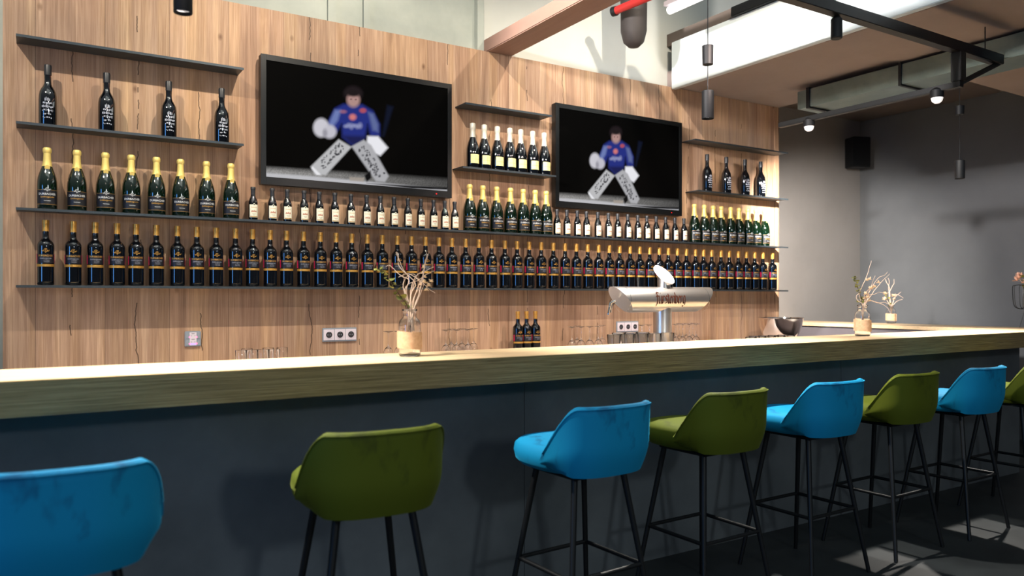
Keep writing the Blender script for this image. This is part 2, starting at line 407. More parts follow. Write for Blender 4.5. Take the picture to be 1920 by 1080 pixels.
def make_sparkling():
    t = thing('sparkling_wine_bottle', 'x', 'sparkling wine bottle')
    prof = [(0, .006), (.03, .001), (.042, .002), (.0445, .008), (.0448, .12), (.0440, .14), (.041, .16), (.0355, .18), (.0285, .20), (.022, .218), (.018, .232), (.0165, .25), (0, .25)]
    MB().lathe(prof, 28).build('glass_body', M['greenglass'], t, smooth=40)
    MB().lathe([(.0232, .216), (.0195, .232), (.0172, .252), (.0165, .268), (.0158, .282), (.0185, .286), (.0196, .294), (.0192, .303), (.015, .310), (0, .312)], 20).build('gold_foil', M['foil'], t, smooth=35)
    MB().add([(.012*math.cos(a)*1.0, -.0275-.0035*math.sin(a)-.002, .208+.012*math.sin(a)) for a in [k*PI/6 for k in range(12)]], [tuple(range(12))]).build('foil_tab', M['foil'], t)
    lb = MB().patch(.0450, -1.15, 1.15, .022, .098, 16).build('label', M['blacklabel'], t, smooth=30)
    MB().patch(.0454, -1.15, 1.15, .0245, .0262, 16).build('gold_line', M['goldline'], lb)
    MB().patch(.0454, -1.15, -.35, .0955, .0968, 6).build('gold_line', M['goldline'], lb)
    MB().patch(.0454, .35, 1.15, .0955, .0968, 6).build('gold_line', M['goldline'], lb)
    e = MB()
    letters(e, 'Spätburgunder', .0108, .0456, .058, 0, .3); e.build('gold_lettering', M['goldline'], lb)
    e = MB(); emblem(e, .0456, .100, .0072); letters(e, 'D', .009, .0456, .0965); letters(e, 'DURBACHER', .0140, .0456, .071); letters(e, 'TROCKEN', .0065, .0456, .040)
    e.build('lettering', M['silver'], lb)
    return t
def make_small():
    t = thing('small_wine_bottle', 'x', 'small wine bottle')
    prof = [(0, .002), (.02, .001), (.0250, .003), (.0258, .01), (.0258, .098), (.0245, .108), (.0205, .12), (.0155, .131), (.0128, .140), (.0122, .15), (.0120, .18), (0, .18)]
    MB().lathe(prof, 24).build('glass_body', M['wineglass'], t, smooth=40)
    MB().lathe([(.0126, .142), (.0126, .173), (.0142, .174), (.0142, .187), (.0132, .189), (0, .189)], 18).build('black_cap', M['blackcap'], t, smooth=35)
    lb = MB().patch(.0261, -.98, .98, .016, .088, 16, topf=lambda q: .007*max(0, 1-((q-.5)/.14)**2)).build('label', M['cream'], t, smooth=30)
    e = MB().patch(.0264, -.85, .85, .018, .0225, 10); letters(e, 'Durbacher', .0075, .0266, .070, 0, .3); e.build('gold_print', M['goldline'], lb)
    MB().patch(.0265, -.6, .55, .045, .050, 10, topf=lambda q: .009*abs(math.sin(q*9))*(1-abs(q-.5))).build('house_picture', M['brownprint'], lb)
    e = MB(); letters(e, 'Rotwein', .0055, .0266, .034); letters(e, 'trocken', .004, .0266, .028)
    e.patch(.0266, -.14, .14, .085, .0915, 4); e.build('emblem', M['blacklabel'], lb)
    return t
def make_pale():
    t = thing('sparkling_wine_bottle', 'x', 'sparkling wine bottle')
    prof = [(0, .006), (.03, .001), (.040, .002), (.0425, .008), (.0425, .11), (.0415, .13), (.037, .155), (.030, .178), (.023, .198), (.018, .215), (.016, .24), (0, .24)]
    MB().lathe(prof, 26).build('glass_body', M['wineglass'], t, smooth=40)
    MB().lathe([(.0205, .206), (.0178, .225), (.0165, .262), (.0190, .266), (.0195, .285), (.0185, .300), (.012, .304), (0, .305)], 18).build('silver_foil', M['whitefoil'], t, smooth=35)
    lb = MB().patch(.0428, -.8, .8, .032, .092, 14).build('label', M['yellowlabel'], t, smooth=30)
    MB().patch(.0432, -.7, .7, .058, .0595, 10).patch(.0432, -.015, .015, .036, .088, 2).build('print', M['goldline'], lb)
    return t
def make_port():
    t = thing('liquor_bottle', 'x', 'bottle')
    prof = [(0, .004), (.03, .001), (.038, .002), (.040, .008), (.0405, .125), (.0395, .15), (.0365, .17), (.030, .185), (.022, .198), (.0165, .212), (.015, .23), (.0155, .25), (.0145, .275), (0, .275)]
    MB().lathe(prof, 26).build('glass_body', M['wineglass'], t, smooth=40)
    MB().lathe([(.0165, .255), (.0168, .302), (.0155, .306), (0, .306)], 16).build('cap', M['blackcap'], t, smooth=35)
    lb = MB()
    rr = random.Random(4)
    for z, h, a in ((.122, .02, .30), (.105, .012, .5), (.088, .014, .62), (.070, .012, .58), (.054, .010, .42), (.036, .007, .5)):
        k = -a
        while k < a:
            wdt = rr.uniform(.06, .16); lb.patch(.0407, k, min(a, k+wdt), z+rr.uniform(-.003, .003), z+h*rr.uniform(.4, .9), 3); k += wdt+rr.uniform(.04, .1)
    lb.build('white_print', M['portlabel'], t)
    return t
def un(x, n=WN-.078):                                # metres along the wall for a sight line through the camera
    X = x-960; return n*(760+.8504*X)/(1228-.5262*X)
BN = WN-.078
wine, spark, small, pale, port = (Placer(f()) for f in (make_wine, make_sparkling, make_small, make_pale, make_port))
W4 = [85.5,137.3,178.5,219.3,255,293,332.5,369,405,441.3,473.3,506.3,537,568.8,600.3,630,659.3,688.5,716.5,744.8,771.3,797.5,822.8,847,872.8,897.5,921.3,946.3,969.3,992,1014.5,1037.3,1059.3,1080.5,1101.8,1122.3,1142.3,1161.8,1181.3,1199.5,1218,1236,1253,1270,1287,1304,1319,1334.3,1351.9,1367.3,1384.3,1399.5,1414.9,1430.3,1448.3]
for i, x in enumerate(W4):
    w_ = ordw(i+1)+' from the left end' if i < 28 else ordw(len(W4)-i)+' from the right end'
    wine.put((un(x), BN, Z4+.0003), 'gold-capped red wine bottle on the lowest shelf, '+w_, 'red wine bottles on the lowest shelf', rz=random.uniform(-.06, .06))
def row(pl, xs, z, fmt, group, jit=.05):
    for i, x in enumerate(xs):
        n = len(xs); w_ = ordw(i+1)+' from left' if i <= n//2 or n < 5 else (ordw(n-i)+' from right' if i < n-1 else 'last on the right')
        pl.put((un(x), BN, z+.0003), fmt % w_, group, rz=random.uniform(-jit, jit))
row(spark, [88.3,144.3,197.5,246,293.3,338.3,387,432.8], Z3, 'gold-foiled sparkling wine bottle left of the left television, %s', 'sparkling wine bottles at the left')
row(small, [474.3,510.3,538.5,570,598.5,627.5,657.8,687.3,713,738.8,764.5,789,812.8,833.8,852.3], Z3, 'small white-labelled bottle under the left television, %s', 'small bottles under the left television')
row(spark, [880.5,905,931,956.8,980.8,1003.3,1024], Z3, 'gold-foiled sparkling wine bottle between the televisions, %s', 'sparkling wine bottles between the televisions')
row(small, [1044.3,1062.8,1082.3,1099.5,1120.8,1140.5,1158,1177,1195.8,1212.8,1230.3,1248,1265.3,1282.3], Z3, 'small white-labelled bottle under the right television, %s', 'small bottles under the right television')
row(spark, [1301.9,1320.4,1337.1,1352.2,1369.9,1385.6,1402.3,1417.4,1433.2], Z3, 'gold-foiled sparkling wine bottle right of the right television, %s', 'sparkling wine bottles at the right')
row(pale, [886.3,908,932.5,955.8,976.3,998.8,1020.5], Z2, 'silver-foiled bottle with pale yellow label between the televisions, %s', 'silver-foiled bottles between the televisions')
row(port, [89.5,200,316.3,415.5], Z2, 'dark white-printed bottle on the short left shelf, %s', 'dark bottles on the short left shelf')
row(port, [1325.8,1361.7,1396.6,1426.2], Z2, 'dark white-printed bottle on the short right shelf, %s', 'dark bottles on the short right shelf')
for i, x in enumerate((970.8, 987.2, 1003.8)):
    wine.put((un(x, 4.40), 4.40, .9803), ('left', 'middle', 'right')[i]+' one of the three wine bottles standing below the shelves', 'three wine bottles on the back counter', rz=.0, sc=.93)

# ---------------------------------------------------------------- televisions
def screen_mesh():
    NX, NY = 240, 135
    px0 = np.array([[1, 0]])
    s, tt = np.meshgrid(np.linspace(0, 1, NX+1), np.linspace(0, 1, NY+1))
    Zl, Zr = 1.0, 1.146
    p = s*Zr/((1-s)*Zl+s*Zr)
    x = 235+p*1195
    top = 150+(x-255)*.136; bot = 920+(x-215)*.066
    y = bot-(bot-top)*tt
    img = np.zeros(x.shape+(3,))
    def put(mask, c):
        c = np.array(lin(c)); img[:] = img*(1-mask[..., None])+c*mask[..., None]
    def poly(P, c, f=6, a=1):
        P = np.array(P, float); n = len(P); ins = np.zeros(x.shape, bool); d = np.full(x.shape, 1e9)
        for i in range(n):
            (x1, y1), (x2, y2) = P[i], P[(i+1) % n]
            cond = ((y1 > y) != (y2 > y)) & (x < (x2-x1)*(y-y1)/((y2-y1) if y2 != y1 else 1e-9)+x1); ins ^= cond
            L = (x2-x1)**2+(y2-y1)**2; q = np.clip(((x-x1)*(x2-x1)+(y-y1)*(y2-y1))/L, 0, 1)
            d = np.minimum(d, np.hypot(x-x1-q*(x2-x1), y-y1-q*(y2-y1)))
        sd = np.where(ins, d, -d); put(np.clip(.5+sd/(2*f), 0, 1)*a, c)
    def ell(cx, cy, rx, ry, c, f=.25, a=1):
        r = np.hypot((x-cx)/rx, (y-cy)/ry); put(np.clip((1+f-r)/(2*f), 0, 1)*a, c)
    # ice floor, brighter to the left
    h = 845+(x-215)*.048
    ice = np.clip((y-h)/35, 0, 1)*np.clip(1-(x-300)/1500, .1, 1)
    img += (ice*.30)[..., None]*np.array([1, .98, .95])
    rng = np.random.RandomState(3); nz = rng.rand(*x.shape)
    img *= (.75+.5*nz)[..., None]
    poly([(215, 895), (560, 915), (800, 935), (1430, 985), (1430, 1010), (800, 960), (215, 925)], (200, 200, 205), 7, .85)
    poly([(900, 955), (1430, 975), (1430, 990), (1200, 985)], (6, 6, 8), 5)
    poly([(215, 925), (800, 965), (1430, 1015), (1430, 1040), (215, 960)], (24, 26, 30), 4, .7)
    # stick, body, sleeves
    poly([(1035, 430), (1075, 440), (1015, 640), (1000, 640)], (14, 22, 44), 10, .8)
    poly([(745, 430), (690, 460), (640, 560), (640, 610), (700, 620), (735, 560), (740, 650), (800, 700), (850, 700), (890, 640), (905, 560), (925, 640), (985, 640), (985, 560), (940, 470), (870, 430)], (36, 48, 128), 12)
    poly([(690, 470), (650, 560), (665, 600), (710, 540), (730, 470)], (120, 136, 190), 12, .8)
    poly([(910, 480), (940, 600), (975, 610), (975, 560), (945, 490)], (116, 130, 170), 12, .6)
    poly([(740, 640), (800, 700), (860, 700), (890, 640)], (26, 30, 80), 14)
    ell(875, 470, 22, 16, (200, 90, 80), .4, .7); ell(808, 515, 22, 20, (226, 130, 120), .5, .85)
    for k in range(6): ell(762+k*19, 577-(k % 2)*6, 12, 10+(k % 3)*3, (170, 176, 214), .9, .6)
    ell(745, 480, 22, 12, (190, 120, 120), .5, .5)
    ell(810, 360, 58, 50, (34, 26, 30), .3); ell(812, 400, 42, 48, (178, 142, 136), .3); ell(812, 352, 50, 26, (30, 24, 26), .35)
    ell(797, 396, 7, 5, (70, 50, 50), .5, .7); ell(828, 397, 7, 5, (70, 50, 50), .5, .7)
    # gloves
    ell(600, 590, 52, 62, (206, 204, 212), .2); ell(655, 615, 45, 45, (196, 194, 204), .25); ell(625, 625, 16, 26, (120, 118, 130), .5, .6)
    poly([(905, 640), (975, 640), (1040, 715), (990, 770), (940, 750), (900, 690)], (236, 236, 242), 9)
    # leg pads
    A = [(715, 665), (800, 715), (630, 905), (560, 900), (530, 850)]; poly(A, (190, 190, 192), 7)
    Bp = [(800, 710), (880, 665), (930, 700), (1045, 905), (1020, 945), (960, 940)]; poly(Bp, (176, 176, 180), 7)
    poly([(545, 850), (600, 905), (570, 905), (535, 860)], (236, 236, 240), 5)
    rr = random.Random(5)
    for k in range(44):                                     # dark illegible markings on the pads
        q = rr.random(); v = rr.uniform(-30, 30); cx = 735-q*135; cy = 705+q*140
        cx += v*.72; cy += v*.62; ell(cx, cy, rr.uniform(4, 8), rr.uniform(3, 9), (40, 40, 46), .5, .75)
    for k in range(60):
        q = rr.random(); v = rr.uniform(-30, 30); cx = 865+q*130; cy = 715+q*190
        cx += v*.85; cy -= v*.5; ell(cx, cy, rr.uniform(4, 8), rr.uniform(3, 8), (46, 46, 52), .5, .7)
    poly([(785, 915), (885, 918), (880, 945), (790, 940)], (170, 160, 150), 5, .8)
    poly([(885, 905), (925, 870), (930, 920), (900, 945)], (12, 12, 14), 6)
    mb = MB()
    V = [(a, 0, b) for a, b in zip(s.ravel(), tt.ravel())]
    me = bpy.data.meshes.new('screen')
    F = [(j*(NX+1)+i, j*(NX+1)+i+1, (j+1)*(NX+1)+i+1, (j+1)*(NX+1)+i) for j in range(NY) for i in range(NX)]
    SW, SH = 1.218-.06, .742-.075
    me.from_pydata([(.03+a*SW, 0, .043+b*SH) for a, _, b in V], [], F)
    at = me.color_attributes.new('picture', 'FLOAT_COLOR', 'POINT')
    arr = np.concatenate([img.reshape(-1, 3), np.ones((len(V), 1))], 1).astype(np.float32)
    at.data.foreach_set('color', arr.ravel())
    m = mat('screen_picture', (2, 2, 2), .6, spec=.02); t = NT(m)
    a = t.n('ShaderNodeVertexColor'); a.layer_name = 'picture'
    t.l(a.outputs[0], t.b.inputs['Emission Color']); t.b.inputs['Emission Strength'].default_value = .95
    me.materials.append(m); return me
SCR = screen_mesh()
def tv(u0, z0, W, H, label):
    t = thing('television', label, 'television', (u0, WN-.075, z0), 0, 'wall televisions showing a goalkeeper')
    MB().box(0, W, .006, .055, 0, H).build('casing', M['strut'], t, bevel=.003)
    fr = MB().box(0, .03, 0, .0055, 0, H).box(W-.03, W, 0, .0055, 0, H).box(.0305, W-.0305, 0, .0055, 0, .043).box(.0305, W-.0305, 0, .0055, H-.032, H)
    fr.build('bezel', M['strut'], t)
    o = bpy.data.objects.new('screen', SCR); C.objects.link(o); o.parent = t; o.location = (0, .004, 0)
    MB().box(W*.3, W*.7, .055, .074, H*.3, H*.7).build('wall_bracket', M['blackmetal'], t)
    MB().box(W-.115, W-.107, -.001, 0, .018, .024).build('standby_light', M['redled'], t)
tv(1.09, 2.022, 1.218, .742, 'large black television on the timber wall, the left one, showing a goalkeeper')
tv(3.134, 2.017, 1.218, .738, 'large black television on the timber wall, the right one, showing a goalkeeper')

# ---------------------------------------------------------------- wall sockets and switch
def sockets(u, z, label):
    t = thing('socket_panel', label, 'power socket', (u, WN, z), 0, 'triple power sockets')
    MB().box(-.107, .107, -.012, -.001, -.0415, .0415).build('frame', M['palegrey'], t, bevel=.002)
    for k in (-1, 0, 1):
        x = k*.069
        pl = MB().box(x-.033, x+.033, -.016, -.0125, -.033, .033).build('plate', M['white'], t, bevel=.001)
        ring = MB(); v = []; f = []
        for i in range(24):
            a = 2*PI*i/24
            for r, y in ((.0225, -.0165), (.0225, -.019), (.0195, -.019), (.0195, -.0165)): v.append((x+r*math.cos(a), y, r*math.sin(a)))
        for i in range(24):
            j = (i+1) % 24
            for q in range(4): f.append((i*4+q, j*4+q, j*4+(q+1) % 4, i*4+(q+1) % 4))
        ring.add(v, f).build('ring', M['white'], pl, smooth=30)
        MB().add([(x+.0195*math.cos(2*PI*i/24), -.0168, .0195*math.sin(2*PI*i/24)) for i in range(24)], [tuple(range(24))]).build('socket_well', M['socket'], pl)
        MB().box(x-.009, x-.005, -.018, -.017, -.003, .003).box(x+.005, x+.009, -.018, -.017, -.003, .003).box(x-.002, x+.002, -.018, -.017, .013, .018).build('contacts', M['palegrey'], pl)
sockets(1.576, 1.149, 'white triple power socket on the timber wall left of the nearest jar')
sockets(3.848, 1.150, 'white triple power socket on the timber wall below the beer tap barrel')
t = thing('light_switch', 'square grey touch switch with small pink lights on the timber wall', 'light switch', (.739, WN, 1.147))
MB().box(-.042, .042, -.012, -.001, -.042, .042).build('frame', M['palegrey'], t, bevel=.003)
for sx in (-1, 1):
    for sz in (-1, 1):
        MB().box(min(sx*.02, sx*.036), max(sx*.02, sx*.036), -.015, -.0125, min(sz*.001, sz*.036), max(sz*.001, sz*.036)).build('button', M['palegrey'], t, bevel=.0006)
MB().box(-.018, .018, -.0155, -.0125, -.036, .036).build('touch_panel', M['white'], t)
for sx in (-1, 1):
    for z in (.010, -.026):
        MB().box(sx*.018-.004, sx*.018+.004, -.0165, -.0158, z-.004, z+.004).build('indicator', M['led'], t)
MB().box(-.014, .014, -.0165, -.0158, -.031, -.024).build('indicator', M['blueled'], t)
MB().box(-.011, -.008, -.0165, -.0158, .016, .019).box(.008, .011, -.0165, -.0158, .016, .019).box(-.008, .008, -.0165, -.0158, -.003, -.001).box(-.011, -.008, -.0165, -.0158, -.018, -.015).box(.008, .011, -.0165, -.0158, -.018, -.015).box(-.008, .008, -.0165, -.0158, .028, .030).build('printed_marks', M['socket'], t)

# ---------------------------------------------------------------- glasses
def make_wineglass():
    t = thing('wine_glass', 'x', 'wine glass')
    out = [(.0250, 0), (.0285, .02), (.0305, .045), (.0290, .068), (.022, .086), (.011, .096), (.0042, .104), (.0036, .14), (.0036, .172), (.006, .182), (.0295, .1900), (.0295, .192), (0, .194)]
    inn = [(0, .0925), (.010, .0925), (.020, .083), (.0275, .067), (.0290, .045), (.0270, .02), (.0236, 0)]
    MB().lathe(inn+out, 28).build('glass_bowl', M['glass'], t, smooth=50)
    return t
def make_tumbler(rb, rt, h, base=.010):
    t = thing('tumbler', 'x', 'drinking glass')
    prof = [(0, 0), (rb, 0), (rb+.001, .004), (rt, h-.002), (rt-.001, h), (rt-.003, h-.001), (rb-.0025, base), (0, base-.002)]
    MB().lathe(prof, 28).build('glass_body', M['glass'], t, smooth=35)
    return t
wg = Placer(make_wineglass())
def glasses(xs, n, z, fmt, group):
    for i, x in enumerate(xs):
        wg.put((un(x, n), n, z), fmt % ordw(i+1), group)
glasses([728, 748, 768], 4.33, .9803, 'upturned wine glass behind the nearest jar, %s from left', 'wine glasses behind the nearest jar')
glasses([836, 856, 877.5], 4.34, .9803, 'upturned wine glass just right of the nearest jar, front row, %s from left', 'wine glasses right of the nearest jar')
glasses([846, 866, 888], 4.45, .9803, 'upturned wine glass right of the nearest jar, rear row, %s from left', 'wine glasses right of the nearest jar')
glasses([1072.5, 1089.5, 1105.7, 1122], 4.33, .9803, 'upturned wine glass left of the beer tap, front row, %s from left', 'wine glasses left of the beer tap')
glasses([1082, 1129], 4.44, .9803, 'upturned wine glass left of the beer tap, rear row, %s from left', 'wine glasses left of the beer tap')
glasses([1203, 1217], 4.34, 1.0, 'upturned wine glass seen left of the tap column, %s from left', 'wine glasses behind the tap column') if False else glasses([1203, 1217], 4.34, .9803, 'upturned wine glass seen left of the tap column, %s from left', 'wine glasses behind the tap column')
glasses([1267, 1280, 1292.5, 1305], 4.30, .9803, 'upturned wine glass right of the tap column, front row, %s from left', 'wine glasses right of the tap column')
glasses([1274, 1287, 1299], 4.42, .9803, 'upturned wine glass right of the tap column, rear row, %s from left', 'wine glasses right of the tap column')
tb = Placer(make_tumbler(.026, .0305, .112))
for i, (x, n) in enumerate(((452, 4.28), (472.5, 4.28), (493.5, 4.28), (514.5, 4.28))):
    tb.put((un(x, n), n, .9803), 'tall tumbler peeking over the bar near the switch, %s from left' % ordw(i+1), 'tumblers at the left behind the bar')
for i, (x, n) in enumerate(((463, 4.40), (503, 4.40), (529, 4.40))):
    tb.put((un(x, n), n, .9803), 'tall tumbler near the switch, rear row, %s from left' % ordw(i+1), 'tumblers at the left behind the bar')
tc = Placer(make_tumbler(.028, .0385, .124, .02))
for i, x in enumerate((1151, 1177, 1202.5, 1227.5, 1251.5)):
    tc.put((un(x, 3.264), 3.264, 1.0503), 'thick tumbler in front of the tap column, %s from left' % ordw(i+1), 'thick tumblers at the beer tap')
for i, x in enumerate((1160, 1184, 1205)):
    tc.put((un(x, 3.40), 3.40, 1.0503), 'thick tumbler by the beer tap, rear row, %s from left' % ordw(i+1), 'thick tumblers at the beer tap')
td = Placer(make_tumbler(.030, .034, .078, .012))
for i, x in enumerate((1408, 1426, 1444, 1462, 1480)):
    td.put((un(x, 3.30), 3.30, 1.0503), 'low glass in front of the steel bowl, front row, %s from left' % ordw(i+1), 'low glasses in front of the steel bowl')
for i, x in enumerate((1414, 1432, 1450, 1468)):
    td.put((un(x, 3.375), 3.375, 1.0503), 'low glass in front of the steel bowl, rear row, %s from left' % ordw(i+1), 'low glasses in front of the steel bowl')

# ---------------------------------------------------------------- steel bowl
t = thing('mixing_bowl', 'large polished steel bowl at the far end of the back counter', 'bowl', (un(1463, 4.22), 4.22, .9803))
prof = [(0, .0), (.06, .0), (.075, .012), (.125, .06), (.155, .115), (.170, .170), (.178, .222), (.186, .225), (.186, .228), (.175, .226), (.166, .17), (.151, .117), (.121, .062), (.07, .014), (0, .012)]
MB().lathe(prof, 56).build('bowl_shell', M['bowl'], t, smooth=40)

# ---------------------------------------------------------------- beer tap
TU, TN, TZ, TR = 3.12, 3.37, 1.363, .0735
t = thing('beer_tap', 'polished steel beer tap tower with a horizontal barrel behind the bar', 'beer tap', (TU, TN, 1.05))
def cyl_cut(r, x0, x1, sl, seg=56):
    v = []; f = []
    for i in range(seg):
        a = 2*PI*i/seg; y, z = r*math.cos(a), r*math.sin(a)
        o = sl*(z-r)                                # bottom of both ends cut inward
        v += [(x0-o, y, z), (x1+o, y, z)]
    for i in range(seg):
        j = (i+1) % seg; f.append((2*i, 2*j, 2*j+1, 2*i+1))
    return v, f
HZ = TZ-1.05
v, f = cyl_cut(TR, -.378, .378, -.85 if False else .85)
MB().add([(x, y, z+HZ) for x, y, z in v], f).build('barrel', M['steel'], t, smooth=50)
for sx in (-1, 1):
    seg = 56; V = []
    for i in range(seg):
        a = 2*PI*i/seg; y, z = TR*math.cos(a), TR*math.sin(a); V.append((sx*(.378+.85*(z-TR)), y, z+HZ))
    MB().add(V, [tuple(range(seg))]).build('end_cap', M['steel'], t)
for x in (-.30, .31):
    vv, ff = [], []
    MB().add(*(lambda vf: ([(p[0], p[1], p[2]+HZ) for p in vf[0]], vf[1]))(cyl_cut(TR+.0006, x-.0008, x+.0008, 0))).build('seam_ring', M['chrome'], t, smooth=50)
MB().lathe([(.0545, 0), (.0545, .006), (.054, .008), (.054, HZ-.03)], 48).build('column', M['steel'], t, smooth=50)
# tilted round badge on top of the neck
rt = Vector((.8504, -.5262, 0)); to = Vector((-.68, -.733, .0)).normalized()
nrm = (to*.52+(rt*.60+Vector((0, 0, .62)))*.98).normalized()
lng = (Vector((0, 0, 1))-rt); lng = (lng-nrm*lng.dot(nrm)).normalized(); sh = nrm.cross(lng)
cc = Vector((.008, -.01, HZ+.148)); V = []; F = []
for i in range(48):
    a = 2*PI*i/48; q = cc+lng*(.074*math.cos(a))+sh*(.060*math.sin(a))
    V += [q, q-nrm*.010]
for i in range(48):
    j = (i+1) % 48; F.append((2*i, 2*j, 2*j+1, 2*i+1))
F += [tuple(2*i for i in range(48)), tuple(2*i+1 for i in range(48))[::-1]]
nk = []; nf = []; bc = cc-nrm*.011                  # neck cut off along the badge's back
for i in range(40):
    x_, y_ = .012+.038*math.cos(2*PI*i/40), .038*math.sin(2*PI*i/40)
    zc = bc.z-((x_-bc.x)*nrm.x+(y_-bc.y)*nrm.y)/nrm.z
    nk += [(x_, y_, HZ+.02), (x_, y_, max(HZ+.03, min(zc, HZ+.2)))]
nf = [(2*i, 2*((i+1) % 40), 2*((i+1) % 40)+1, 2*i+1) for i in range(40)]+[tuple(2*i+1 for i in range(40))]
MB().add(nk, nf).build('neck', M['steel'], t, smooth=50)
bd = MB().add(V, F).build('badge', M['disc'], t); bd['label'] = 'tilted white oval badge'
# faucets on the far side
for x in (-.285, -.095):
    fc = MB().lathe([(.011, 0), (.011, .05)], 16).v
    b = MB(); b.tube([(x, .06, HZ), (x, .10, HZ), (x, .115, HZ-.01), (x-.012, .118, HZ-.075)], [.013, .013, .012, .009], 14)
    fa_ = b.build('faucet', M['chrome'], t, smooth=50)
    MB().tube([(x, .10, HZ+.01), (x, .105, HZ+.10), (x, .106, HZ+.13)], [.006, .007, .009], 12).build('tap_handle', M['blackmetal'], fa_, smooth=50)
MB().tube([(-.335, .02, HZ-.005), (-.36, .035, HZ-.02), (-.372, .04, HZ-.085)], [.007, .008, .006], 12).build('side_lever', M['chrome'], t, smooth=50)
# blackletter name
G = dict(
 F=([[(.1,1.2),(.3,1.5),(.75,1.4)],[(.35,1.5),(.35,0),(.2,-.35)],[(.05,.95),(.68,.95)]], .78),
 u=([[(0,.98),(0,.12),(.2,0),(.45,.18)],[(.45,1),(.45,.1),(.58,0)],[(.0,1.27),(.1,1.42)],[(.36,1.27),(.46,1.42)]], .72),
 r=([[(0,1),(0,0)],[(0,.82),(.2,1),(.38,.86)]], .5),
 s=([[(.42,.9),(.2,1),(.04,.8),(.4,.42),(.38,.12),(.0,.04)]], .58),
 t=([[(.14,1.3),(.14,.1),(.32,0)],[(-.04,.95),(.36,.95)]], .48),
 e=([[(.42,.16),(.2,0),(0,.2),(0,.8),(.2,1),(.4,.76),(.04,.45)]], .56),
 n=([[(0,1),(0,0)],[(0,.84),(.25,1),(.44,.85),(.44,0)]], .64),
 b=([[(0,1.48),(0,.12),(.2,0),(.44,.16),(.44,.82),(.2,1),(0,.86)]], .62),
 g=([[(.44,.9),(.2,1),(0,.82),(0,.2),(.2,0),(.44,.16)],[(.44,1),(.44,-.2),(.2,-.44),(0,-.3)]], .6))
mb = MB(); xx = 0; seq = 'Furstenberg'; tw = sum(G[c][1] for c in seq); K = .232/tw; nv = (.088, .074)
for c in seq:
    for st in G[c][0]:
        for (x1, y1), (x2, y2) in zip(st, st[1:]):
            k = max(1, int(abs(y2-y1)/.2)+1)
            for i in range(k):
                a = ((x1+(x2-x1)*i/k), (y1+(y2-y1)*i/k)); b = ((x1+(x2-x1)*(i+1)/k), (y1+(y2-y1)*(i+1)/k))
                Q = [(a[0]-nv[0], a[1]-nv[1]), (a[0]+nv[0], a[1]+nv[1]), (b[0]+nv[0], b[1]+nv[1]), (b[0]-nv[0], b[1]-nv[1])]
                P = []
                for qx, qy in Q:
                    X = (xx+qx)*K-.116; ang = ((qy-.5)*K*1.25)/TR
                    P.append((X, -(TR+.0012)*math.cos(ang), HZ+(TR+.0012)*math.sin(ang)+.0))
                mb.add(P, [(0, 1, 2, 3)])
    xx += G[c][1]
mb.build('lettering', M['engrave'], t)

# ---------------------------------------------------------------- jars and dried flowers
def smooth_pts(P, n=5):
    P = [Vector(p) for p in P]; Q = [P[0]]+P+[P[-1]]; out = []
    for i in range(1, len(Q)-2):
        for k in range(n):
            s_ = k/n; a, b, c, d = Q[i-1], Q[i], Q[i+1], Q[i+2]
            out.append(.5*((2*b)+(c-a)*s_+(2*a-5*b+4*c-d)*s_*s_+(3*b-a-3*c+d)*s_**3))
    out.append(P[-1]); return out
def jar(loc, label, sc=1, rz=0):
    t = thing('glass_jar', label, 'jar', loc, rz, 'glass jars wrapped with linen')
    out = [(0, .002), (.030, 0), (.042, .001), (.0465, .007), (.047, .02), (.047, .130), (.0455, .143), (.041, .154), (.034, .161), (.0295, .166), (.0285, .172), (.0285, .192), (.0325, .194), (.0325, .199), (.031, .2005)]
    inn = [(.028, .2), (.0265, .195), (.0262, .17), (.028, .164), (.033, .158), (.0395, .151), (.0435, .141), (.0448, .129), (.0448, .02), (.043, .011), (.03, .007), (0, .008)]
    MB().lathe(out+inn, 44).build('glass_body', M['glass'], t, smooth=45)
    rr = random.Random(int(loc[0]*100)); mb = MB(); n = 60; v = []; f = []
    A0, A1 = -1.5, 1.5; AC = -math.atan2(loc[0], loc[1])
    for i in range(n+1):
        a = A0+(A1-A0)*i/n+AC; q = i/n
        zt = .108-.006*q+rr.uniform(-.002, .0025); zb = .036-.006*q+rr.uniform(-.0025, .002)
        for z in (zb, (zb+zt)/2, zt):
            r = .0476+(.005 if i in (0, n) else 0)
            v.append((r*math.sin(a)*1, -r*math.cos(a), z))
            v.append(((r+.0008)*math.sin(a), -(r+.0008)*math.cos(a), z))
    for i in range(n):
        b, c = i*6, i*6+6
        for q in (0, 2): f += [(b+q+1, c+q+1, c+q+3, b+q+3), (b+q, b+q+2, c+q+2, c+q)]
        f += [(b, c, c+1, b+1), (b+4, b+5, c+5, c+4)]
    f += [(0, 1, 3, 2), (2, 3, 5, 4), (n*6, n*6+2, n*6+3, n*6+1), (n*6+2, n*6+4, n*6+5, n*6+3)]
    mb.add(v, f)
    o = mb.build('linen_wrap', M['cloth'], t, smooth=40)
    t.scale = (sc,)*3
    fr = MB()
    for i in range(0, n, 1):
        a = A0+(A1-A0)*i/n+AC; q = i/n
        for z, s_ in ((.108-.006*q, 1), (.036-.006*q, -1)):
            if rr.random() < .75:
                L = rr.uniform(.002, .006); p = (.0482*math.sin(a), -.0482*math.cos(a), z); fr.tube([p, (p[0]+rr.uniform(-.002, .002), p[1], z+s_*L)], .0004, 4)
    fr.build('frayed_threads', M['cloth'], o)
    return t
R_ = Vector((.8504, -.5262, 0)); D_ = Vector((.5262, .8504, 0))
